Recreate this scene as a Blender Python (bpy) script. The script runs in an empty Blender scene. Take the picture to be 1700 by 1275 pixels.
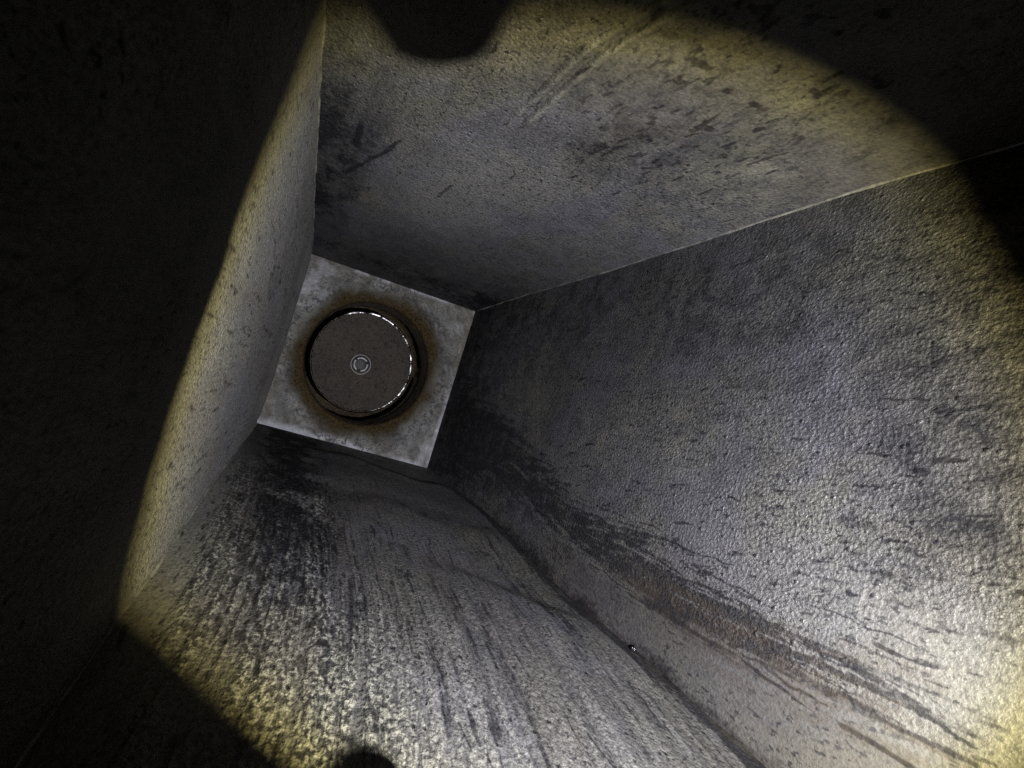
import bpy, bmesh, math, random
import numpy as np
from mathutils import Vector, Matrix

random.seed(4); RNG = np.random.default_rng(11)
S = 0.15                                  # one outlet-plate width in metres
C = bpy.context.scene.collection
sc = bpy.context.scene

# ------------------------------------------------------------------ numpy noise
def vnoise(x, y, seed=0):
    xi = np.floor(x).astype(np.int64); yi = np.floor(y).astype(np.int64)
    fx = x-xi; fy = y-yi
    fx = fx*fx*fx*(fx*(fx*6-15)+10); fy = fy*fy*fy*(fy*(fy*6-15)+10)
    def h(a, b):
        n = (a*374761393 + b*668265263 + seed*974711) & 0x7fffffff
        n = ((n ^ (n >> 13))*1274126177) & 0x7fffffff
        n = n ^ (n >> 16)
        return (n & 0xffff)/65535.0
    return (h(xi, yi)*(1-fx)+h(xi+1, yi)*fx)*(1-fy)+(h(xi, yi+1)*(1-fx)+h(xi+1, yi+1)*fx)*fy
def fbm(x, y, seed=0, o=4, r=.5):
    s = 0; a = 1; t = 0
    for i in range(o):
        s = s+a*vnoise(x*2**i+17.3*i, y*2**i-9.1*i, seed+i); t += a; a *= r
    return s/t
def sst(lo, hi, x):
    t = np.clip((x-lo)/(hi-lo), 0, 1); return t*t*(3-2*t)
def gauss(x, c, w): return np.exp(-((x-c)/w)**2)
def segd(a, z, pts, az=1.0):
    """distance to a polyline in wall coordinates, and how far along it (0..1)"""
    best = np.full(a.shape, 1e9); along = np.zeros(a.shape); n = len(pts)-1
    for i in range(n):
        ax, zx = pts[i]; bx, zb = pts[i+1]
        dx, dz = bx-ax, (zb-zx)*az
        t = np.clip(((a-ax)*dx+(z-zx)*az*dz)/(dx*dx+dz*dz), 0, 1)
        d = np.hypot(a-ax-t*dx, (z-zx)*az-t*dz)
        m = d < best; best = np.where(m, d, best); along = np.where(m, (i+t)/n, along)
    return best, along

# ------------------------------------------------------------------ node helper
class NT:
    def __init__(s, tree):
        s.t = tree; tree.nodes.clear()
    def n(s, typ, ins=None, **kw):
        nd = s.t.nodes.new(typ)
        for k, v in kw.items(): setattr(nd, k, v)
        for k, v in (ins or {}).items():
            sock = nd.inputs[k]
            if isinstance(v, bpy.types.NodeSocket): s.t.links.new(v, sock)
            else: sock.default_value = v
        return nd
    def math(s, op, a, b=0.0, c=None, clamp=False):
        ins = {0: a, 1: b}
        if c is not None: ins[2] = c
        return s.n('ShaderNodeMath', ins, operation=op, use_clamp=clamp).outputs[0]
    def mr(s, v, a, b, c=0.0, d=1.0, smooth=True):
        return s.n('ShaderNodeMapRange', {0: v, 1: a, 2: b, 3: c, 4: d}, interpolation_type='SMOOTHSTEP' if smooth else 'LINEAR').outputs[0]
    def mix(s, f, a, b, mode='MIX'):
        nd = s.n('ShaderNodeMix', None, data_type='RGBA', blend_type=mode)
        for i, v in ((0, f), (6, a), (7, b)):
            if isinstance(v, bpy.types.NodeSocket): s.t.links.new(v, nd.inputs[i])
            elif i == 0: nd.inputs[0].default_value = v
            else: nd.inputs[i].default_value = (*v, 1)
        return nd.outputs[2]
    def noise(s, vec, scale, detail=4, rough=.55, dist=0.0):
        return s.n('ShaderNodeTexNoise', {'Vector': vec, 'Scale': scale, 'Detail': detail, 'Roughness': rough, 'Distortion': dist}).outputs[0]
    def vec(s, x, y, z=0.0):
        return s.n('ShaderNodeCombineXYZ', {0: x, 1: y, 2: z}).outputs[0]
    def attr(s, name):
        return s.n('ShaderNodeAttribute', None, attribute_name=name).outputs['Fac']
def material(name):
    m = bpy.data.materials.new(name); m.use_nodes = True
    return m, NT(m.node_tree)
def finish(g, base, rough, metal, height=None, dist=.002, spec=.5, k=None):
    if k: base = g.mix(1.0, base, (k, k, k), 'MULTIPLY')
    ins = {'Base Color': base if isinstance(base, bpy.types.NodeSocket) else (*base, 1), 'Roughness': rough, 'Metallic': metal, 'Specular IOR Level': spec}
    if height is not None:
        b = g.n('ShaderNodeBump', {'Strength': 1.0, 'Distance': dist*S, 'Height': height})
        ins['Normal'] = b.outputs[0]
    p = g.n('ShaderNodeBsdfPrincipled', ins)
    g.n('ShaderNodeOutputMaterial', {'Surface': p.outputs[0]})

# ------------------------------------------------------------------ hopper shape (in plate widths)
ZK = np.array([0, .1, .25, .5, .8, 1.1, 1.4, 1.7, 2.0, 2.3, 2.6, 2.9, 3.2, 3.5, 4.0, 4.7])
EDGE = dict(
 TL=[(-.4968,.5015),(-.4996,.5034),(-.5046,.5107),(-.5132,.5237),(-.5271,.5382),(-.5411,.5527),(-.5556,.567),(-.568,.5819),(-.5803,.5968),(-.5934,.6115),(-.6054,.6265),(-.6175,.6414),(-.6297,.6564),(-.6418,.6713),(-.662,.6962),(-.690,.731)],
 TR=[(.5099,.4886),(.5105,.4915),(.5172,.4999),(.529,.5144),(.543,.5315),(.5595,.5452),(.5761,.5588),(.592,.5739),(.6063,.5911),(.620,.6093),(.6332,.628),(.6469,.6462),(.6661,.6557),(.6819,.6706),(.7081,.6956),(.745,.730)],
 BR=[(.4976,-.5007),(.5028,-.5034),(.5112,-.5077),(.526,-.5153),(.5444,-.5215),(.5658,-.5292),(.5783,-.5503),(.5885,-.5766),(.5983,-.6031),(.6166,-.613),(.6362,-.6184),(.6501,-.6366),(.6659,-.6511),(.6816,-.6656),(.7079,-.6898),(.745,-.7235)],
 BL=[(-.5071,-.4959),(-.5107,-.4995),(-.5166,-.5064),(-.5266,-.5185),(-.5387,-.533),(-.5509,-.5473),(-.5639,-.5614),(-.5769,-.5756),(-.585,-.5922),(-.5929,-.608),(-.6027,-.6233),(-.6158,-.6374),(-.6251,-.653),(-.6372,-.6675),(-.6574,-.6916),(-.686,-.7255)])
EDGE = {k: np.array(v) for k, v in EDGE.items()}
def edge_at(k, z):
    zz = np.linspace(0, 4.7, 600)
    out = []
    for c in (0, 1):
        v = np.interp(zz, ZK, EDGE[k][:, c])
        pad = np.concatenate([2*v[0]-v[14:0:-1], v, 2*v[-1]-v[-2:-16:-1]])
        v = np.convolve(pad, np.ones(29)/29, 'same')[14:-14]
        out.append(np.interp(z, zz, v))
    return out
NZ = 760
WALL = dict(T=('TL', 'TR', (0, -1), 0), R=('TR', 'BR', (-1, 0), 1), B=('BL', 'BR', (0, 1), 0), L=('TL', 'BL', (1, 0), 1))

def stamp(f, a, z, marks):
    """small smears of dirt: (a, z, slope, length, half width, strength), ragged and tapering"""
    zr = z[:, 0]
    for (a0, z0, sl, ln, hw, st) in marks:
        i = np.searchsorted(zr, z0-.03); j = np.searchsorted(zr, z0+ln+.03)
        if j-i < 2: continue
        A = a[i:j]; Z = z[i:j]; ok = np.abs(A-a0-sl*(Z-z0)) < hw*4+.01
        if not ok.any(): continue
        t = (Z-z0)/ln
        w = hw*(.55+.9*fbm(Z*40+a0*50, A*25, 3, 2))*np.sqrt(np.clip(1-np.clip(t, 0, 1)**2*.8, 0.05, 1))
        over = np.clip(np.abs(t-.5)-.5, 0, 9)*ln
        dd = np.hypot(A-a0-sl*(Z-z0)+(fbm(Z*22+z0*9, Z*0+a0*30, 5, 2)-.5)*.010, over*.35)
        f[i:j] += st*sst(w, w*.35, dd)*ok
def wall_grid(w):
    ea, eb, nrm, ca = WALL[w]
    NA = {'T': 420, 'R': 460, 'B': 420, 'L': 160}[w]
    zl = np.linspace(0, 1, NZ)**1.15*4.7
    u = np.linspace(0, 1, NA)
    A = edge_at(ea, zl); B = edge_at(eb, zl)
    X = A[0][:, None]*(1-u)+B[0][:, None]*u
    Y = A[1][:, None]*(1-u)+B[1][:, None]*u
    Z = np.repeat(zl[:, None], NA, 1)
    U = np.repeat(u[None], NZ, 0)
    a = (X, Y)[ca]
    return X, Y, Z, U, a, nrm

def wall_fields(w, a, z, U):
    """displacement (inwards, plate widths) and the dirt, wear and painted shade / sheen fields of one wall"""
    wid = np.minimum(U, 1-U)
    win = sst(0, .10, wid)
    n1 = fbm(a*3, z*1.6, 1+ord(w), 4); n2 = fbm(a*9, z*5, 31+ord(w), 4); n3 = fbm(a*26, z*8, 77+ord(w), 3)
    d = win*sst(.05, .3, z)*((n1-.5)*.022+(n2-.5)*.006)
    dark = np.zeros_like(a); brown = dark.copy(); flake = dark.copy(); smooth = dark.copy(); pale = dark.copy(); relief = dark.copy(); stain_shade = dark.copy()  # last field mixes stains with shade painted into the wall colour
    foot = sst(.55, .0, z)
    dark += (0 if w == 'L' else .35)*foot*(.5+n2)  # paints shade into the wall foot beside the plate
    if w == 'T':
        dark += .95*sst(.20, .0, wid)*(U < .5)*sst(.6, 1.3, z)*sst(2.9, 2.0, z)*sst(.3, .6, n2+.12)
        dark += .55*gauss(z, .42, .16)*sst(.35, .6, n2+.1)+.4*sst(.3, .75, n3)*gauss(a, -.4, .12)*sst(1.1, 1.8, z)*sst(2.5, 1.9, z)
        dd, t = segd(a+(n3-.5)*.02, z+(n2-.5)*.05, [(-.455, 1.66), (-.42, 1.78), (-.392, 1.884), (-.359, 1.995), (-.338, 2.10)], .45)
        dark += 1.1*sst(.010, .003, dd)
        dd, t = segd(a, z, [(-.456, 1.95), (-.462, 2.13)], .45); dark += .8*sst(.014, .004, dd)
        dd, t = segd(a, z, [(-.143, 1.78), (-.132, 1.92)], .45); dark += .8*sst(.012, .004, dd)
        dark += .35*sst(.50, .72, fbm(a*8, z*7, 5, 4))*gauss(a, -.05, .35)*sst(1.2, 1.6, z)*sst(2.4, 1.9, z)
        for off, amp in ((0, 1), (-.034, .8)):
            ctr = np.interp(z, [2.4, 2.49, 2.72, 2.92, 3.10, 3.4], [-.092, -.085, -.071, -.059, -.025, .03])+off+(fbm(z*7, z*0+3, 40, 3)-.5)*.012
            k = sst(2.40, 2.56, z)*sst(3.6, 3.2, z)*(.35+.65*sst(.3, .55, fbm(z*6, z*0+off*50, 41, 3)))
            relief += 3.0*amp*k*gauss(a, ctr, .011)-1.7*amp*k*gauss(a, ctr-.020, .008)
            pale += 1.1*amp*k*gauss(a, ctr, .011); dark += .22*k*gauss(a, ctr-.018, .007)
        stain_shade += 1.0*sst(1.7, .2, z)*sst(.15, .45, n1+.15)+.95*sst(-.36, -.47, a+(n2-.5)*.2)*sst(2.7, 2.0, z)+1.1*gauss(a, .20, .22)*gauss(z, 2.55, .28)*(.2+n2)+.5*sst(2.3, 2.8, z)*sst(.3, .6, n2)  # shade painted near the plate and left corner, plus stain beside the scrape
        pale += .8*gauss(a, -.05-.2*(2.0-z), .20)*sst(1.1, 1.6, z)*sst(2.5, 2.1, z)*(.3+n1)  # paler band paints in the sheen along the middle of the wall
        brown += .8*gauss(a, .12, .14)*gauss(z, 2.68, .20)*sst(.25, .6, n2)+.25*sst(2.5, 2.9, z)*sst(.4, .7, n1)
        dark += .8*sst(.68, .74, fbm(a*44, z*26, 9, 2))*sst(2.35, 2.6, z)*gauss(a, .2, .25)
        dark += .25*sst(.45, .70, fbm(a*5, z*3, 52, 4))*sst(1.9, 2.4, z)*sst(-.1, .05, a)*sst(3.2, 2.7, z)+.35*sst(.1, .45, a)*sst(1.9, .8, z)
        dark += .25*sst(2.2, 2.8, z)*(.3+n1); brown += .2*sst(2.3, 2.8, z)  # outer end darkened in colour to hold back the torch light
        rg = np.random.default_rng(3); mk = []
        for q in range(150):
            mk.append((rg.normal(.2, .16), rg.normal(2.55, .22), rg.uniform(-.1, .3), rg.exponential(.02)+.008, rg.uniform(.003, .007), rg.uniform(.3, .85)))
        for q in range(160):
            mk.append((rg.uniform(-.5, .5), rg.uniform(1.2, 2.9), rg.uniform(-.1, .3), rg.exponential(.015)+.005, rg.uniform(.0022, .005), rg.uniform(.3, .8)))
        stamp(dark, a, z, mk)
        smooth += .75*sst(2.45, 2.95, z)*sst(-.25, 0, a)
    if w == 'R':
        dark += .34*sst(-.08, .36, a)*sst(3.35, 2.75, z)*(.45+n1)  # shade painted in towards the upper edge
        dark += .35*sst(1.9, .4, z)  # shade painted in towards the plate
        stain_shade += .85*sst(-.16, .40, a+(n1-.5)*.3)*sst(.6, 1.6, z)+1.0*sst(2.95, 3.35, z)*sst(-.34, -.06, a)+.6*sst(1.3, .3, z)  # shade painted over the upper half, near end and foot
        ctr = np.interp(z, [.3, 1.26, 2.0, 2.43, 2.8, 3.1, 3.3], [-.2, -.27, -.41, -.43, -.44, -.42, -.385])
        wd = np.interp(z, [.3, 1.2, 2, 2.6, 3.1, 3.6], [.26, .20, .115, .075, .055, .03])
        rake = fbm((a-.11*(z-2.2))*64, z*2.0, 29, 3, .6)
        dark += .75*sst(.50, .72, rake)*gauss(a, ctr+.055, .075)*sst(1.2, 1.7, z)*sst(3.1, 2.5, z)
        st = fbm((a-ctr-.03*(z-2))*52, z*3.0, 12, 4, .6)
        core = gauss(a, ctr, wd)
        dark += .66*core*sst(.34, .68, st+.10*core)*sst(3.3, 2.7, z)+.2*core*sst(2.3, 1.6, z)
        brown += 1.2*gauss(a, ctr-.01, .085)*sst(2.2, 2.7, z)*sst(3.6, 3.2, z)*sst(.3, .6, st)
        lines = fbm((a-.06*(z-3))*62, z*2.2, 19, 3)
        dark += .85*sst(.52, .66, lines)*gauss(a, -.39, .09)*sst(2.3, 2.7, z)*sst(3.7, 3.2, z)
        brown += .7*gauss(a, -.47, .05)*sst(2.2, 2.8, z)*sst(.35, .6, lines)
        for p, hw in (([(-.371, 3.19), (-.377, 3.30)], .009), ([(-.425, 3.18), (-.430, 3.30), (-.42, 3.43)], .005), ([(-.385, 3.30), (-.396, 3.42)], .005), ([(-.48, 3.2), (-.474, 3.34)], .007), ([(-.372, 2.16), (-.386, 2.48)], .007), ([(-.415, 2.2), (-.43, 2.45)], .010)):
            dd, t = segd(a+(n3-.5)*.008, z, p, .3); dark += 1.2*sst(hw, hw*.35, dd)
        blot = fbm((a-.22*(z-3))*34, z*9, 21, 2)
        dark += .3*sst(.72, .80, blot)*gauss(a, -.2, .17)*sst(2.3, 2.8, z)
        for q in ((-.11, 3.088), (-.169, 3.116), (-.223, 3.395), (-.189, 3.179), (-.229, 3.225), (-.306, 3.318), (-.04, 2.95), (-.13, 2.86)):
            dd, t = segd(a, z, [q, (q[0]+.006, q[1]+.035)], .35); dark += .45*sst(.012, .003, dd+(n3-.5)*.014)
        pale += .65*sst(.0, -.3, a)*sst(2.2, 3.0, z)*sst(.25, .5, n1+.15)
        dark += .5*sst(2.95, 3.35, z)*sst(-.30, -.05, a)  # darker colour holds down the torch's hot spot
        brown += .5*sst(2.9, 3.3, z)*sst(-.3, -.1, a)
        stain_shade += .42*sst(-.43, -.50, a+(n2-.5)*.06)*sst(1.5, 2.0, z)*sst(3.5, 2.9, z)
        dark += .50*gauss(a, ctr, .05)*sst(2.2, 2.5, z)*sst(3.3, 3.0, z)*sst(.35, .6, fbm((a-.04*(z-3))*70, z*3.2, 91, 3, .6))
        rg = np.random.default_rng(5); mk = []
        for q in range(130):
            z0 = rg.uniform(1.5, 3.25); c0 = np.interp(z0, [.3, 1.26, 2.0, 2.43, 2.8, 3.1, 3.3], [-.2, -.27, -.41, -.43, -.44, -.42, -.385])
            o = rg.normal(.03, .055); mk.append((c0+o, z0, .30*o-.01+rg.uniform(-.02, .03), rg.uniform(.05, .30), rg.uniform(.0022, .0062), rg.uniform(.5, 1.2)))
        for q in range(420):
            z0 = rg.uniform(1.6, 3.6)**1; a0 = rg.uniform(-.46, .15) if q % 3 else rg.normal(-.25, .1)
            mk.append((a0, z0, rg.uniform(.05, .25), rg.exponential(.016)+.004, rg.uniform(.0025, .0062), rg.uniform(.35, .95)))
        stamp(dark, a, z, mk)
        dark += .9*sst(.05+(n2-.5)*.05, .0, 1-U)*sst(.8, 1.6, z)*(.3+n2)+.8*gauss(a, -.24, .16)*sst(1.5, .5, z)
        smooth += .9*sst(-.42, -.48, a+(n2-.5)*.06)*sst(1.6, 2.1, z)+.75*sst(2.9, 3.3, z)*sst(-.12, -.28, a)
        brown += .55*sst(-.42, -.5, a)*sst(1.6, 2.2, z)
    if w == 'B':
        cz = np.interp(a, [-.5, -.165, 0, .158, .327, .521], [.14, .42, .35, .47, .57, .52])
        k = sst(-.45, -.1, a)
        d += -.010*k*win*sst(cz+.17, cz-.17, z)
        d += .012*gauss(z, cz+.10, .09)*k*win
        r2 = np.interp(a, [-.4, -.161, 0, .124, .25, .462, .621], [1.5, 1.46, 1.345, 1.352, 1.455, 1.48, 1.43])
        k2 = sst(-.45, .20, a)
        d += win*k2*(0.021*sst(r2-.20, r2+.16, z)*sst(r2+.75, r2+.1, z))
        dark += .35*k2*gauss(z, r2-.02, .08)  # shade of the fold painted along the ripple
        r3 = np.interp(a, [-.1, .2, .55], [2.0, 2.05, 2.3])
        d += win*sst(.05, .25, a)*.014*sst(r3-.08, r3+.08, z)*sst(r3+.6, r3+.1, z)
        aw = a+.055*np.clip(z-2, 0, 9)**2-.09*np.clip(2-z, 0, 1)*sst(.2, .5, a)
        st = fbm(aw*62, z*1.7, 3, 3, .6); st2 = fbm(aw*110, z*2.4, 8, 2)
        d += win*((st-.5)*.005+(st2-.5)*.003)*sst(1.2, 2.2, z)
        stain_shade += .95*gauss(aw, -.31, .17)*sst(2.7, 1.9, z)*sst(.3, .55, n2+.1)+.5*sst(1.2, .5, z)  # blue-black patch at upper left, plus shade painted in near the plate
        flake = (.35+.65*sst(.36, .56, st))*sst(-.10, -.26, aw+(n1-.5)*.25)*sst(.85, 1.5, z)*sst(-.555, -.50, a+(n2-.5)*.03)
        flake = np.maximum(flake, sst(.42, .60, st+.06*sst(2.3, 3, z))*sst(2.1, 2.7, z)*(.35+.65*sst(.0, -.25, a))*sst(.45, .2, a)*sst(-.555, -.50, a))
        dark += .85*gauss(aw, -.33, .2)*sst(2.75, 1.4, z)*sst(.25, .6, n2+.12)*sst(-.555, -.49, a)
        dark += .40*sst(.49, .38, fbm(aw*85, z*1.5, 103, 3, .6))*sst(1.4, 2.2, z)*sst(-.53, -.46, a)+.12*sst(.50, .36, st)*sst(1.6, 2.4, z)*sst(-.53, -.46, a)
        dark += .5*sst(.62, .76, fbm(aw*34, z*5.0, 44, 4))*sst(1.0, 1.6, z)
        pale += .9*sst(.45, .62, st)*sst(2.0, 2.7, z)+.35*sst(2.2, 3.0, z)
        brown += .5*sst(.45, .7, fbm(aw*7, z*1.4, 61, 3))
        smooth += .95*sst(-.50, -.555, a+(n2-.5)*.03)+.5*sst(.1, .3, a)*sst(1.2, .6, z)
        brown += .25*sst(-.50, -.555, a); pale += .5*sst(-.50, -.55, a)
        rg = np.random.default_rng(8); mk = []
        for q in range(110):
            mk.append((rg.uniform(-.48, .5), rg.uniform(1.3, 3.1), rg.uniform(-.08, .02), rg.uniform(.04, .22), rg.uniform(.0022, .0050), rg.uniform(.5, 1.1)))
        for q in range(420):
            mk.append((rg.normal(-.33, .10), rg.uniform(1.1, 2.9), rg.uniform(-.05, .05), rg.exponential(.03)+.008, rg.uniform(.004, .010), rg.uniform(.6, 1.2)))
        stamp(dark, a, z, mk)
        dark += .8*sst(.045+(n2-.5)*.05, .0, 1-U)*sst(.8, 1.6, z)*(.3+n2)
        for p, hw in (([(.02, 3.0), (.01, 3.1)], .007), ([(.15, 2.98), (.145, 3.04)], .006), ([(-.17, 3.02), (-.168, 3.1)], .007)):
            dd, t = segd(a, z, p, .3); dark += 1.1*sst(hw, hw*.3, dd)
        ds, t = .62+.0*a, 0
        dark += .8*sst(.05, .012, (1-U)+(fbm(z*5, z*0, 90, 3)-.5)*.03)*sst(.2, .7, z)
    if w == 'L':
        rg = np.random.default_rng(2)
        stamp(dark, a, z, [(rg.uniform(-.5, .5), rg.uniform(.7, 2.9), rg.uniform(-.02, .02), rg.exponential(.06)+.02, rg.uniform(.003, .007), rg.uniform(.3, .8)) for q in range(380)])
        pale += .5
        stain_shade += .9*sst(2.75, 3.3, z)*sst(-.62, -.35, a)+.5*sst(3.0, 3.4, z); smooth += .8*sst(2.7, 3.2, z)*sst(-.6, -.3, a)  # unlit near end painted darker
        brown += .8*sst(2.8, 3.2, z)*sst(-.3, -.5, a)*sst(.4, .6, fbm(a*22, z*1.2, 66, 3))
        d += win*(.020*gauss(z, .30, .16)+.010*gauss(z, 1.0, .3))
        d += .02*(sst(0, .13, z)-1)*sst(0, .06, wid)
        st = fbm(a*30, z*2.2, 3, 4)
        dark += .35*sst(.52, .70, st)*(.4+n1)+.15*sst(.52, .7, fbm(a*60, z*5, 24, 4))+.15*gauss(z, 1.75, .4)*sst(.4, .6, n1)
        brown += .5*sst(.5, .7, fbm(a*9, z*1.6, 6, 3))
        pale += .6*sst(2.2, 3.0, z)+.6*sst(1.6, .8, z)
        smooth += .8*sst(.8, .45, z)
    flow = aw if w == 'B' else (a-.10*np.clip(z-2.4, 0, 3)*sst(-.75, .35, a) if w == 'R' else a)
    d *= sst(.0, .14, z) if w != 'L' else 1
    return d, flow, {k: np.clip(v, 0, 1) for k, v in dict(dark=dark, brown=brown, flake=flake, smooth=smooth, pale=pale, stain_shade=stain_shade).items()} | {'relief': relief}

def grid_mesh(name, X, Y, Z, a, attrs, flip):
    nz, na = X.shape
    co = np.stack([X, Y, Z], -1).reshape(-1, 3)*S
    idx = np.arange(nz*na).reshape(nz, na)
    q = np.stack([idx[:-1, :-1], idx[:-1, 1:], idx[1:, 1:], idx[1:, :-1]], -1).reshape(-1, 4)
    if flip: q = q[:, ::-1]
    me = bpy.data.meshes.new(name)
    me.vertices.add(len(co)); me.vertices.foreach_set('co', co.ravel().astype(np.float32))
    me.loops.add(q.size); me.loops.foreach_set('vertex_index', q.ravel().astype(np.int32))
    me.polygons.add(len(q)); me.polygons.foreach_set('loop_start', (np.arange(len(q))*4).astype(np.int32))
    me.polygons.foreach_set('loop_total', np.full(len(q), 4, np.int32))
    me.polygons.foreach_set('use_smooth', np.ones(len(q), bool))
    me.update(calc_edges=True)
    uv = me.uv_layers.new(name='UVMap')
    uvs = np.stack([a, Z], -1).reshape(-1, 2)[q.ravel()]
    uv.data.foreach_set('uv', uv_flat(uvs))
    for k, v in attrs.items():
        at = me.attributes.new(k, 'FLOAT', 'POINT'); at.data.foreach_set('value', v.ravel().astype(np.float32))
    me.validate()
    return me
def uv_flat(u): return u.ravel().astype(np.float32)

# ------------------------------------------------------------------ materials
def wall_material(w):
    m, g = material('cast_metal_'+{'T': 'upper', 'R': 'right', 'B': 'lower', 'L': 'left'}[w])
    uv = g.n('ShaderNodeUVMap', None, uv_map='UVMap').outputs[0]
    sep = g.n('ShaderNodeSeparateXYZ', {0: uv})
    off = {'T': 3.1, 'R': 7.7, 'B': 12.3, 'L': 19.9}[w]
    a = g.math('ADD', sep.outputs[0], off); z = g.math('ADD', sep.outputs[1], off*1.7)
    zs = {'T': .62, 'R': .62, 'B': .45, 'L': .40}[w]
    def st(ka, kz): return g.vec(g.math('MULTIPLY', a, ka), g.math('MULTIPLY', z, kz))
    uvs = st(1, zs)
    def N(vec, scale, detail=4, rough=.55, dist=0.0):
        return g.n('ShaderNodeTexNoise', {'Vector': vec, 'Scale': scale, 'Detail': detail, 'Roughness': rough, 'Distortion': dist}, noise_dimensions='2D').outputs[0]
    dark, brown, flake, smooth, pale = (g.attr(k) for k in ('dark', 'brown', 'flake', 'smooth', 'pale'))
    stain_shade, relief = g.attr('stain_shade'), g.attr('relief')
    big = N(uvs, 3.0, 4, .6, .4)
    mid = N(uvs, 15.0, 6, .72, .5)
    grit = N(uvs, 70.0, 3, .7)
    streak = N(st(95, 5), 1.0, 3, .6)
    fine = N(uvs, 150.0, 2, .6)
    # base metal: violet grey against olive grey patches
    base = g.mix(g.mr(big, .36, .64), (.108, .106, .130), (.142, .136, .108))
    base = g.mix(g.mr(mid, .34, .66), g.mix(.6, base, (.035, .034, .042)), base)
    base = g.mix(g.math('MULTIPLY', g.mr(streak, .42, .72), .5 if w in 'BL' else .2), base, (.205, .198, .186))
    base = g.mix(g.math('MULTIPLY', pale, .6), base, (.27, .26, .24))
    base = g.mix(g.math('MULTIPLY', g.mr(grit, .42, .66), .18), base, (.30, .29, .285))
    base = g.mix(g.math('MULTIPLY', g.mr(grit, .46, .30), .30), base, (.03, .03, .034))
    # flakes: pale scabs broken up by dark hollows
    fl = N(st(88, 36), 1.0, 3, .66, .3)
    flm = g.math('MULTIPLY', g.mr(fl, .50, .60), flake)
    base = g.mix(g.math('MULTIPLY', flm, .8), base, (.52, .51, .45))
    base = g.mix(g.math('MULTIPLY', g.math('MULTIPLY', g.mr(fl, .52, .42), flake), .9), base, (.022, .021, .025))
    br = g.math('MULTIPLY', g.mr(mid, .26, .55), brown)
    base = g.mix(g.math('MULTIPLY', br, .8), base, (.088, .070, .053))
    # ragged dirt plus painted-in shade: attribute masks broken by grain
    rag = g.math('ADD', g.math('MULTIPLY', mid, .55), g.math('MULTIPLY', grit, .45))
    dk = g.math('SUBTRACT', g.math('MULTIPLY', dark, 1.25), g.math('MULTIPLY', g.math('SUBTRACT', rag, .36), 2.6))
    dk = g.math('MULTIPLY', g.mr(dk, -.15, 1.0), g.mr(dark, .0, .4))
    base = g.mix(g.math('MULTIPLY', dk, .84), base, g.mix(br, (.018, .0175, .023), (.040, .030, .022)))
    # small dark specks lying along the flow
    spk = N(st(84, 34), 1.0, 3, .62)
    spm = g.math('MULTIPLY', g.mr(spk, .58 if w == 'R' else .60, .66), g.mr(big, .35, .6))
    base = g.mix(g.math('MULTIPLY', spm, .75), base, (.022, .021, .028))
    # pits
    vo = g.n('ShaderNodeTexVoronoi', {'Vector': uvs, 'Scale': 46.0, 'Randomness': 1.0}, feature='F1', voronoi_dimensions='2D')
    sel = g.n('ShaderNodeSeparateColor', {0: vo.outputs['Color']}).outputs[0]
    pit = g.math('MULTIPLY', g.mr(g.math('ADD', vo.outputs['Distance'], g.math('MULTIPLY', g.math('SUBTRACT', grit, .5), .35)), .22, .06), g.mr(sel, .78, .9))
    pit = g.math('MULTIPLY', pit, g.math('SUBTRACT', 1.0, smooth, clamp=True))
    base = g.mix(g.math('MULTIPLY', pit, .8), base, (.012, .012, .014))
    # relief: orange-peel grain + pits + scabs
    gr = N(uvs, 150.0 if w == 'R' else 130.0, 3, .66)
    gr2 = g.n('ShaderNodeTexVoronoi', {'Vector': uvs, 'Scale': 125.0}, feature='F1', voronoi_dimensions='2D').outputs['Distance']
    gk = {'T': .9, 'R': 1.0, 'B': .8, 'L': 1.5}[w]
    grain = g.math('ADD', g.math('MULTIPLY', gr, 1.7), g.math('MULTIPLY', gr2, -.55))
    amt = g.math('MULTIPLY', g.math('SUBTRACT', 1.0, g.math('MULTIPLY', smooth, .75), clamp=True), gk)
    h = g.math('MULTIPLY', grain, amt)
    h = g.math('ADD', h, g.math('MULTIPLY', pit, -1.0))
    h = g.math('ADD', h, g.math('MULTIPLY', g.math('MULTIPLY', fl, flake), 1.2))
    h = g.math('ADD', h, g.math('MULTIPLY', g.math('MULTIPLY', streak, g.math('SUBTRACT', 1.0, smooth, clamp=True)), .7 if w in 'BL' else .2))
    h = g.math('ADD', h, g.math('MULTIPLY', mid, .8))
    pt = g.math('MULTIPLY', stain_shade, g.mr(mid, .25, .7, 1.0, .7))
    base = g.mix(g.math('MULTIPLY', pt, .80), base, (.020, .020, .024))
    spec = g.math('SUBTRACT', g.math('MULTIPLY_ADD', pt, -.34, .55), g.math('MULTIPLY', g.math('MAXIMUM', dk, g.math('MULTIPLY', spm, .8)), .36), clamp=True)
    kk = {'T': .27, 'R': .25, 'B': .29, 'L': .36}[w]
    base = g.mix(1.0, base, (kk, kk, kk), 'MULTIPLY')
    rough = g.mr(fine, .3, .7, .43, .62)
    rough = g.math('ADD', rough, g.math('ADD', g.math('MULTIPLY', br, .12), g.math('MULTIPLY', smooth, .10)))
    h = g.math('ADD', h, relief)
    finish(g, base, rough, .25, h, {'R': .0042, 'B': .0040, 'T': .0042, 'L': .0060}[w], spec)
    return m

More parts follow.
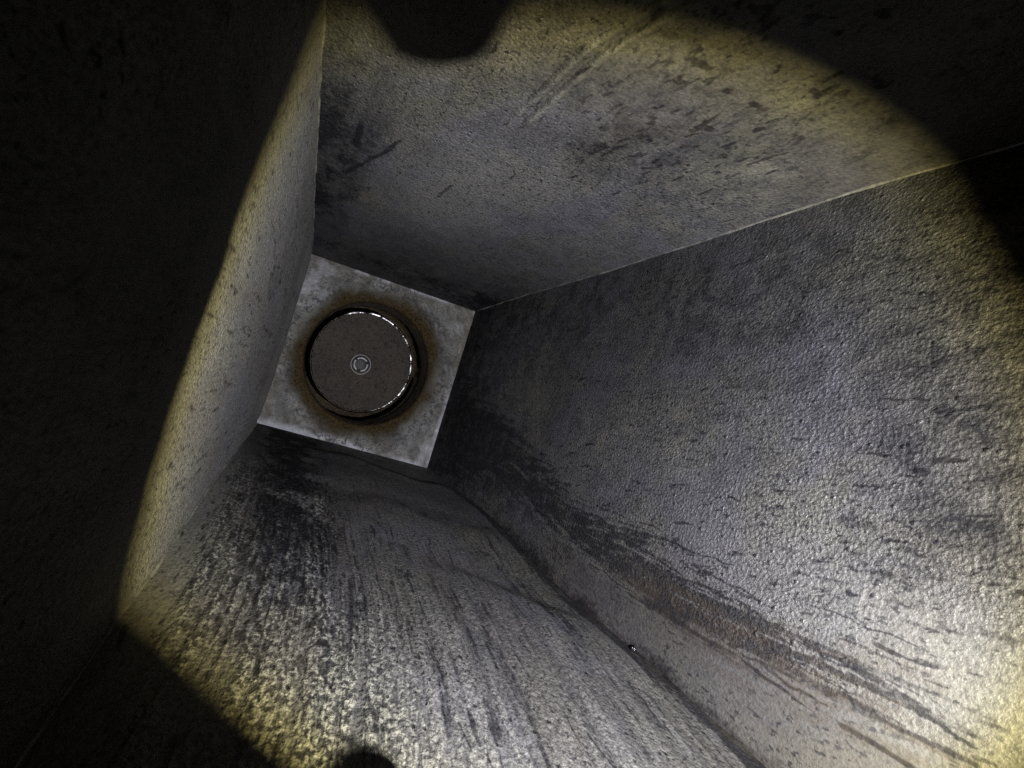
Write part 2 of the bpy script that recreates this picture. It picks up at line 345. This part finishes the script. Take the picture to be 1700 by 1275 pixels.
def plate_material():
    m, g = material('stained_outlet_plate')
    tc = g.n('ShaderNodeTexCoord').outputs['Object']
    p = g.n('ShaderNodeVectorMath', {0: tc, 1: (1/S, 1/S, 1/S)}, operation='MULTIPLY').outputs[0]
    r = g.attr('radius'); edge = g.attr('rim'); pale_amt = g.attr('pale_marks')  # last mask: pale marks along the plate's edges and corners
    n1 = g.noise(p, 4.5, 6, .6, .5); n2 = g.noise(p, 16, 7, .65, .8); n3 = g.noise(p, 70, 3, .6)
    base = g.mix(g.mr(n1, .38, .64), (.095, .092, .078), (.27, .275, .255))
    base = g.mix(g.math('MULTIPLY', g.mr(n2, .5, .68), .6), base, (.085, .070, .042))
    base = g.mix(g.math('MULTIPLY', g.mr(n3, .5, .7), .3), base, (.21, .21, .225))
    # tan bloom at the plate edge
    base = g.mix(g.math('MULTIPLY', g.math('MULTIPLY', edge, g.mr(n2, .34, .55)), .55), base, (.13, .105, .058))
    base = g.mix(g.math('MULTIPLY', pale_amt, .9), base, (.62, .63, .68))
    # black crusty spots in a ring outside the rust
    sp = g.noise(p, 34, 4, .62, .7)
    ring = g.math('MULTIPLY', g.mr(r, .415, .445), g.mr(r, .56, .48))
    base = g.mix(g.math('MULTIPLY', g.math('MULTIPLY', g.mr(sp, .51, .57), ring), .95), base, (.03, .028, .03))
    # rust halo around the hole
    rr = g.math('ADD', r, g.math('MULTIPLY', g.math('SUBTRACT', g.math('ADD', g.math('MULTIPLY', n2, .5), g.math('MULTIPLY', n1, .5)), .5), .22))
    halo = g.mr(rr, .475, .380)
    base = g.mix(g.math('MULTIPLY', halo, .93), base, g.mix(g.mr(n3, .35, .65), (.034, .021, .004), (.098, .066, .020)))
    base = g.mix(g.mr(r, .372, .350), base, (.012, .008, .004))
    h = g.math('ADD', g.math('MULTIPLY', n3, .5), g.math('MULTIPLY', n2, 1.6))
    finish(g, base, g.math('ADD', g.mr(n2, .3, .7, .42, .66), g.math('MULTIPLY', halo, .25)), .15, h, .006, g.math('MULTIPLY_ADD', halo, -.2, .24), .172)
    return m
def simple_metal(name, c1, c2, scale, rough=(.35, .6), metal=.6, bump=.004, stretch=(1, 1, 1), k=.28, glint_side=None):
    m, g = material(name)
    tc = g.n('ShaderNodeTexCoord').outputs['Object']
    p = g.n('ShaderNodeVectorMath', {0: tc, 1: tuple(s/S for s in stretch)}, operation='MULTIPLY').outputs[0]
    n = g.noise(p, scale, 6, .65, .3); n2 = g.noise(p, scale*5, 3, .6)
    f = g.mr(n, .35, .65)
    if glint_side:
        f = g.math('MULTIPLY', g.mr(n, .42, .60), g.mr(g.n('ShaderNodeVectorMath', {0: p, 1: glint_side}, operation='DOT_PRODUCT').outputs['Value'], -.12, .24))
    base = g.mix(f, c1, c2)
    h = g.math('ADD', g.math('MULTIPLY', n, 1.2), g.math('MULTIPLY', n2, .7))
    finish(g, base, g.mr(n2, .3, .7, *rough), metal, h, bump, .5, k)
    return m
def disc_material():
    m, g = material('grainy_brown_disc')
    tc = g.n('ShaderNodeTexCoord').outputs['Object']
    p = g.n('ShaderNodeVectorMath', {0: tc, 1: (1/S, 1/S, 1/S)}, operation='MULTIPLY').outputs[0]
    s = g.n('ShaderNodeSeparateXYZ', {0: p})
    ang = g.math('ARCTAN2', s.outputs[1], s.outputs[0])
    r = g.math('SQRT', g.math('ADD', g.math('POWER', s.outputs[0], 2.0), g.math('POWER', s.outputs[1], 2.0)))
    n1 = g.noise(p, 7, 6, .65, .4); n2 = g.noise(p, 85, 4, .65); n3 = g.noise(p, 30, 4, .6)
    rad = g.noise(g.vec(g.math('MULTIPLY', ang, 9), g.math('MULTIPLY', r, 14), 2.0), 1.0, 5, .65)
    base = g.mix(g.mr(n1, .35, .65), (.046, .037, .028), (.084, .063, .044))
    base = g.mix(g.math('MULTIPLY', g.mr(n2, .48, .62), .6), base, (.15, .12, .09))
    base = g.mix(g.math('MULTIPLY', g.mr(n3, .54, .66), .8), base, (.016, .013, .011))
    base = g.mix(g.math('MULTIPLY', g.math('MULTIPLY', g.mr(rad, .56, .66), g.mr(r, .24, .10)), .8), base, (.016, .013, .011))
    h = g.math('ADD', n2, g.math('MULTIPLY', n3, 1.0))
    finish(g, base, g.mr(n2, .3, .7, .5, .72), .35, h, .009, .25, .20)
    return m

# ------------------------------------------------------------------ object helpers
def link(name, me, mat=None, parent=None, loc=None):
    o = bpy.data.objects.new(name, me); C.objects.link(o)
    if mat: me.materials.append(mat)
    if parent: o.parent = parent
    if loc is not None: o.location = loc
    return o
def thing(name, label, cat, loc=(0, 0, 0)):
    o = bpy.data.objects.new(name, None); C.objects.link(o); o.location = loc
    o.empty_display_size = .02; o['label'] = label; o['category'] = cat
    return o
def lathe(name, prof, n=160, jit=None):
    """prof: (r, z) list in plate widths, turned about z"""
    bm = bmesh.new(); rings = []
    for i, (r, z) in enumerate(prof):
        ring = []
        for k in range(n):
            t = 2*math.pi*k/n
            rr, zz = jit(i, t, r, z) if jit else (r, z)
            ring.append(bm.verts.new((rr*math.cos(t)*S, rr*math.sin(t)*S, zz*S)))
        rings.append(ring)
    for A, B in zip(rings, rings[1:]):
        for k in range(n): bm.faces.new((A[k], A[(k+1) % n], B[(k+1) % n], B[k]))
    me = bpy.data.meshes.new(name)
    bmesh.ops.recalc_face_normals(bm, faces=bm.faces)
    bm.to_mesh(me); bm.free()
    for p in me.polygons: p.use_smooth = True
    return me
def tube(name, pts, rad, n=8):
    bm = bmesh.new(); rings = []
    P = [Vector(p)*S for p in pts]
    for i, p in enumerate(P):
        t = (P[min(i+1, len(P)-1)]-P[max(i-1, 0)]).normalized()
        u = t.cross(Vector((.3, 1, .1))).normalized(); v = t.cross(u)
        r = (rad(i) if callable(rad) else rad)*S
        rings.append([bm.verts.new(p+(u*math.cos(2*math.pi*k/n)+v*math.sin(2*math.pi*k/n))*r) for k in range(n)])
    for A, B in zip(rings, rings[1:]):
        for k in range(n): bm.faces.new((A[k], A[(k+1) % n], B[(k+1) % n], B[k]))
    bm.faces.new(rings[0]); bm.faces.new(rings[-1])
    bmesh.ops.recalc_face_normals(bm, faces=bm.faces)
    me = bpy.data.meshes.new(name); bm.to_mesh(me); bm.free()
    for p in me.polygons: p.use_smooth = True
    return me

# ------------------------------------------------------------------ the hopper
hopper = thing('hopper', 'deep square grey metal hopper with pitted walls around a square outlet plate', 'hopper')
wl = dict(T='upper wall with a pair of raised scrape lines and a dark scratch', R='right wall with pitted grain and black runs along its lower seam',
          B='lower wall with pale flaky flow lines and a rippled foot', L='left wall, mostly in shadow, with a bulged foot')
for w in 'TRBL':
    X, Y, Z, U, a, nrm = wall_grid(w)
    d, flow, at = wall_fields(w, a, Z, U)
    X = X+nrm[0]*d; Y = Y+nrm[1]*d
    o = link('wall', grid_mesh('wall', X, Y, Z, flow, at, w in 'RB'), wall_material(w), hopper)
    o['label'] = wl[w]

# outlet plate with its round hole
HC, HR = (-.018, -.004), .353
def plate_mesh():
    n, m = 320, 60
    q = np.array([EDGE[k][0] for k in ('TL', 'TR', 'BR', 'BL')])
    q = q+np.array([(-.04, .04), (.04, .04), (.04, -.04), (-.04, -.04)])
    ts = np.linspace(0, 2*np.pi, n, endpoint=False)
    out = []
    for t in ts:                                        # ray from the hole's centre to the square outline
        dx, dy = math.cos(t), math.sin(t); best = 9
        for i in range(4):
            p, r = q[i], q[(i+1) % 4]-q[i]
            den = dx*r[1]-dy*r[0]
            if abs(den) < 1e-9: continue
            qx, qy = p[0]-HC[0], p[1]-HC[1]
            s = (qx*r[1]-qy*r[0])/den; u = (qx*dy-qy*dx)/den
            if s > 0 and -1e-6 <= u <= 1+1e-6: best = min(best, s)
        out.append(best)
    out = np.array(out)
    hole = HR+(fbm(np.cos(ts)*14+20, np.sin(ts)*14+20, 5, 3)-.5)*.010
    f = (np.arange(m)/(m-1))**1.1
    R = hole[None]*(1-f[:, None])+out[None]*f[:, None]
    X = HC[0]+R*np.cos(ts); Y = HC[1]+R*np.sin(ts)
    Z = (fbm(X*11+5, Y*11+5, 3, 4)-.5)*.008
    Z -= .006*gauss(R, HR, .006)
    co = np.stack([X, Y, Z], -1).reshape(-1, 3)
    dR = np.hypot(X-HC[0], Y-HC[1])
    a0 = EDGE['TL'][0]; a1 = EDGE['TR'][0]; a2 = EDGE['BR'][0]; a3 = EDGE['BL'][0]
    def side(p, r):                                     # distance inward from an edge
        e = r-p; L = np.hypot(*e); return np.abs(((X-p[0])*e[1]-(Y-p[1])*e[0])/L)
    sd = [side(a0, a1), side(a1, a2), side(a2, a3), side(a3, a0)]
    mn = np.minimum.reduce(sd)
    rim = sst(.11, .01, mn)
    nn = fbm(X*16, Y*16, 8, 3)
    pale_marks = np.maximum(sst(.045, .008, sd[2]+(nn-.5)*.05)*sst(.35, .6, fbm(X*5+3, Y*5, 14, 2)+.08), sst(.035, .006, sd[1]+(nn-.5)*.04)*sst(.2, -.25, Y)*.8)
    pale_marks = np.maximum(pale_marks, sst(.028, .006, sd[0]+(nn-.5)*.03)*sst(.5, .66, nn)*.8)
    pale_marks = np.maximum(pale_marks, .55*sst(.0, .12, X-.32)*sst(-.28, -.42, Y)*sst(.4, .6, fbm(X*26, Y*5, 2, 3)))
    pale_marks = np.maximum(pale_marks, .45*sst(-.28, -.42, X)*sst(.15, .3, Y)*sst(.4, .6, nn))
    # the hole's own short bore edge
    idx = np.arange(m*n).reshape(m, n)
    q4 = np.stack([idx[:-1], np.roll(idx[:-1], -1, 1), np.roll(idx[1:], -1, 1), idx[1:]], -1).reshape(-1, 4)[:, ::-1]
    me = bpy.data.meshes.new('base_plate')
    me.from_pydata([tuple(c*S) for c in co], [], q4.tolist())
    for nme, v in (('radius', dR), ('rim', rim), ('pale_marks', pale_marks)):
        at = me.attributes.new(nme, 'FLOAT', 'POINT'); at.data.foreach_set('value', np.ascontiguousarray(v).ravel().astype(np.float32))
    for p in me.polygons: p.use_smooth = True
    return me
plate = link('base_plate', plate_mesh(), plate_material(), hopper)
plate['label'] = 'square pale stained plate with a rust-ringed round hole'
rustm = simple_metal('rusty_bore', (.034, .021, .008), (.085, .054, .020), 16, (.45, .7), .3, .006, (1, 1, .4))
def bj(i, t, r, z):
    return r+(.006*(float(vnoise(np.array(math.cos(t)*9+30.), np.array(math.sin(t)*9+z*7+30.), 4))-.5)), z
bore = link('outlet_bore', lathe('outlet_bore', [(.362, -.004), (.356, -.012), (.353, -.05), (.352, -.12), (.351, -.2), (.350, -.235), (.362, -.245), (.375, -.26), (.375, -.6), (.0, -.6)], 200, bj), rustm, hopper, (HC[0]*S, HC[1]*S, 0))

# weld seams in the four corners
seam_pale = simple_metal('pale_seam', (.10, .10, .095), (.26, .25, .22), 9, (.35, .55), .6, .006, k=.5)
seam_dark = simple_metal('dark_seam', (.016, .015, .014), (.06, .054, .045), 7, (.4, .6), .5, .006)
for k, mt, r0, lab in (('TL', seam_pale, .0045, 'thin bright seam between left and upper walls'), ('TR', seam_pale, .0045, 'pale raised seam between upper and right walls'),
                  ('BR', seam_dark, .0062, 'dark ragged seam between lower and right walls'), ('BL', seam_pale, .0050, 'fine straight seam between left and lower walls')):
    zz = np.linspace(.03, 4.65, 240); x, y = edge_at(k, zz)
    jx = (fbm(zz*9, zz*0+2, 70, 3)-.5)*.006
    rr = [float(r0*(.6+.8*fbm(np.array(z*13.), np.array(4.), 33, 3))) for z in zz]
    o = link('weld_seam', tube('weld_seam', list(zip(x+jx, y+jx, zz)), lambda i: rr[i]), mt, hopper)
    o['label'] = lab

# ------------------------------------------------------------------ the disc in the outlet
DZ = -.30
disc = thing('valve_disc', 'round grainy brown disc sunk inside the rusty outlet hole', 'valve disc', (-.022*S, .003*S, DZ*S))
def dj(i, t, r, z):
    k = float(vnoise(np.array(math.cos(t)*40+60.), np.array(math.sin(t)*40+60.), 9))-.5
    return (r+k*.006 if .28 < r < .33 else r), (z+k*.008 if .28 < r < .33 else z)
prof = [(.052, -.03), (.052, -.002), (.055, 0), (.10, .001), (.16, .002), (.22, .001), (.27, 0), (.296, -.001), (.302, .001), (.308, -.002), (.3135, -.008), (.315, -.02), (.315, -.12), (.0, -.12)]
link('disc_body', lathe('disc_body', prof, 260, dj), disc_material(), disc)
rimm = simple_metal('bright_rim', (.010, .008, .006), (.75, .73, .70), 15, (.30, .46), 1.0, .0015, k=.36, glint_side=(.75, .66, 0))  # glint painted as bright colour on one side of the rim
def rj(i, t, r, z):
    k = float(fbm(np.array(math.cos(t)*12+60.), np.array(math.sin(t)*12+60.), 12, 3))-.5
    return r+k*.005*(i > 0), z+k*.0045
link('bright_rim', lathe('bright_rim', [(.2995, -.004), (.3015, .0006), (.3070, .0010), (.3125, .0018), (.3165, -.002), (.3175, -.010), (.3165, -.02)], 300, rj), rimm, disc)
hubc = (-.002, -.015)
ringm = simple_metal('hub_steel', (.26, .26, .26), (.34, .34, .34), 12, (.55, .75), .3, .002, k=.30)
link('collar', lathe('collar', [(.056, -.004), (.0575, .004), (.0605, .005), (.0625, .003), (.064, -.004)], 96), ringm, disc, (hubc[0]*S, hubc[1]*S, 0))
def clip_mesh():
    """retaining ring: three arcs with notches between, square section"""
    bm = bmesh.new(); ri, ro, h = .0345, .0455, .006
    for c in (90, 210-10, 330):
        n = 18; A = []
        half = 46
        for i in range(n+1):
            t = math.radians(c-half+2*half*i/n)
            A.append([bm.verts.new((r*math.cos(t)*S, r*math.sin(t)*S, z*S)) for r, z in ((ri, -.012), (ri+.001, h), (ro-.001, h), (ro, -.012))])
        for p, q in zip(A, A[1:]):
            for k in range(4): bm.faces.new((p[k], p[(k+1) % 4], q[(k+1) % 4], q[k]))
        bm.faces.new(A[0]); bm.faces.new(A[-1])
    bmesh.ops.recalc_face_normals(bm, faces=bm.faces)
    me = bpy.data.meshes.new('retaining_clip'); bm.to_mesh(me); bm.free(); return me
link('retaining_clip', clip_mesh(), ringm, disc, (hubc[0]*S, hubc[1]*S, 0))
black = simple_metal('dark_pin', (.010, .010, .013), (.016, .016, .020), 10, (.7, .8), .0, .001)
link('pin', lathe('pin', [(.0, -.004), (.030, -.004), (.0335, -.007), (.0345, -.012), (.056, -.014), (.056, -.03)], 64), black, disc, (hubc[0]*S, hubc[1]*S, 0))

# ------------------------------------------------------------------ bead of grit in the lower right seam
bx, by = edge_at('BR', np.array([2.51]))
bm = bmesh.new(); bmesh.ops.create_icosphere(bm, subdivisions=3, radius=.0075*S)
for v in bm.verts: v.co *= 1+.12*math.sin(v.co.x*4000)+.1*math.sin(v.co.y*5200+1)
me = bpy.data.meshes.new('grit_bead'); bm.to_mesh(me); bm.free()
for p in me.polygons: p.use_smooth = True
bead = link('grit_bead', me, simple_metal('wet_black_grit', (.012, .012, .012), (.03, .03, .03), 20, (.08, .15), .0, .001), None, (float(bx[0]-.010)*S, float(by[0]+.011)*S, 2.51*S))
bead['label'] = 'tiny shiny black bead stuck on the dark seam between lower and right walls'; bead['category'] = 'bead'

# ------------------------------------------------------------------ the hand torch that lights the hopper
LP = Vector((.06, -.29, 4.10))*S
AX = Vector((.15, .08, -1)).normalized()
E1 = Vector((.98893635, 0, .14834045)); E2 = Vector((-.01169938, .99688503, .07799589))
# bezel opening, made up to shape the beam: half-angle by azimuth, two shadow lobes
AZ0 = [(-180, 38.4), (-172, 39.1), (-163, 39.3), (-155, 39.8), (-150, 38.7), (-145, 38.9), (-138, 39.0), (-137.8, 38.4), (-136.2, 37.0), (-134.8, 35.2), (-133.0, 33.9), (-130.7, 32.9), (-128.8, 32.8), (-127.0, 33.6), (-125.4, 34.8), (-124.2, 37.0), (-122.8, 39.0),
      (-90, 39.2), (-40, 40), (0, 39.6), (30, 39.4), (48, 39.3), (51, 38.8), (55, 38.5), (59, 38.6), (62, 39.0), (73, 39.2), (87, 39.4), (95, 40.1), (106, 41.0), (116, 41.2), (118.5, 41.0), (119.5, 39.9), (120.6, 37.9), (121.7, 36.1), (123.7, 34.9), (126.7, 34.5), (129.7, 34.9), (132.3, 35.9), (133.5, 37.6), (134.4, 39.6),
      (136, 40.6), (140.7, 40.1), (146.6, 39.3), (152, 39.0), (158.6, 38.0), (165.7, 37.4), (171.4, 37.6), (180, 38.4)]
AZ = [(p, q+1.6*min(1, max(0, (q-36)/1.5))) for p, q in AZ0]
torch = thing('hand_torch', 'black hand torch shining down the hopper, with shadow-casting lugs on its added bezel', 'torch', LP)
M = Matrix((E1, E2, -AX)).transposed().to_4x4(); torch.rotation_euler = M.to_euler()
tb = simple_metal('black_anodised', (.006, .006, .006), (.010, .010, .010), 20, (.4, .6), .0, .001)
FB = .10
def gobo_mesh():
    bm = bmesh.new(); n = 720; th = .006; rings = [[], [], [], []]
    for k in range(n):
        p = -180+360*k/n; t = math.radians(p)
        r = math.tan(math.radians(np.interp(p, [q[0] for q in AZ], [q[1] for q in AZ])))*FB
        for ring, rr, z in ((0, r, -FB), (1, .128, -FB), (2, .128, -FB-th), (3, r+th*.95, -FB-th)):
            rings[ring].append(bm.verts.new((rr*math.cos(t)*S, rr*math.sin(t)*S, z*S)))
    for i in range(4):
        A, B = rings[i], rings[(i+1) % 4]
        for k in range(n): bm.faces.new((A[k], A[(k+1) % n], B[(k+1) % n], B[k]))
    bmesh.ops.recalc_face_normals(bm, faces=bm.faces)
    me = bpy.data.meshes.new('gobo'); bm.to_mesh(me); bm.free(); return me
link('gobo', gobo_mesh(), tb, torch)
link('torch_body', lathe('torch_body', [(.0, .03), (.05, .03), (.122, -.05), (.122, -.1), (.131, -.1), (.131, -.05), (.07, .06), (.07, .30), (.0, .30)], 64), tb, torch)
ld = bpy.data.lights.new('torch_led', 'POINT'); ld.shadow_soft_size = .0018*S; ld.energy = 28; ld.color = (1, 1, 1)
ld.use_nodes = True; g = NT(ld.node_tree)
inc = g.n('ShaderNodeNewGeometry').outputs['Incoming']
cosv = g.math('ABSOLUTE', g.n('ShaderNodeVectorMath', {0: inc, 1: tuple(AX)}, operation='DOT_PRODUCT').outputs['Value'])
th = g.math('MULTIPLY', g.math('ARCCOSINE', cosv), 180/math.pi)
rp = g.n('ShaderNodeValToRGB', {0: g.math('DIVIDE', th, 45.0)})
cr = rp.color_ramp
while len(cr.elements) < 6: cr.elements.new(.5)
for e, (p, c) in zip(cr.elements, ((0, (.90, .90, .98)), (24, (.88, .88, .94)), (33, (.74, .72, .62)), (37.2, (.54, .49, .26)), (39.6, (.17, .145, .055)), (41.6, (.012, .010, .003)))):
    e.position = p/45; e.color = (*c, 1)
em = g.n('ShaderNodeEmission', {'Color': rp.outputs[0], 'Strength': 1.0})
g.n('ShaderNodeOutputLight', {'Surface': em.outputs[0]})
lo = bpy.data.objects.new('torch_led', ld); C.objects.link(lo); lo.location = LP

# ------------------------------------------------------------------ world: next to no daylight reaches down here
wd = bpy.data.worlds.new('World'); sc.world = wd; wd.use_nodes = True
g = NT(wd.node_tree)
bg = g.n('ShaderNodeBackground', {'Color': (.9, .85, .6, 1), 'Strength': .03})
g.n('ShaderNodeOutputWorld', {'Surface': bg.outputs[0]})

# ------------------------------------------------------------------ camera
cam = bpy.data.cameras.new('camera'); co = bpy.data.objects.new('camera', cam); C.objects.link(co)
R = np.array([[.91175, .27795, .30243], [.2813, -.95904, .03337], [.29931, .05465, -.95259]])   # rows: right, down, forward
r, dn, fw = (Vector(v) for v in R.T[[0, 1, 2]]) if False else (Vector(R[:, 0]), Vector(R[:, 1]), Vector(R[:, 2]))
r, dn, fw = Vector(R[0]), Vector(R[1]), Vector(R[2])
Mc = Matrix((r, -dn, -fw)).transposed().to_4x4()
Mc.translation = Vector((-.4775, -.1126, 4.2679))*S
co.matrix_world = Mc
cam.sensor_width = 36; cam.lens = 1200/1700*36; cam.clip_start = .002; cam.clip_end = 50
cam.dof.use_dof = True; cam.dof.focus_distance = 3.4*S; cam.dof.aperture_fstop = 55
sc.camera = co
sc.view_settings.view_transform = 'Standard'; sc.view_settings.look = 'None'
sc.view_settings.exposure = 0; sc.view_settings.gamma = 1
sc.cycles.use_denoising = False; sc.cycles.sample_clamp_indirect = .028; sc.cycles.blur_glossy = 2.0
sc.cycles.max_bounces = 1; sc.cycles.diffuse_bounces = 1; sc.cycles.glossy_bounces = 1
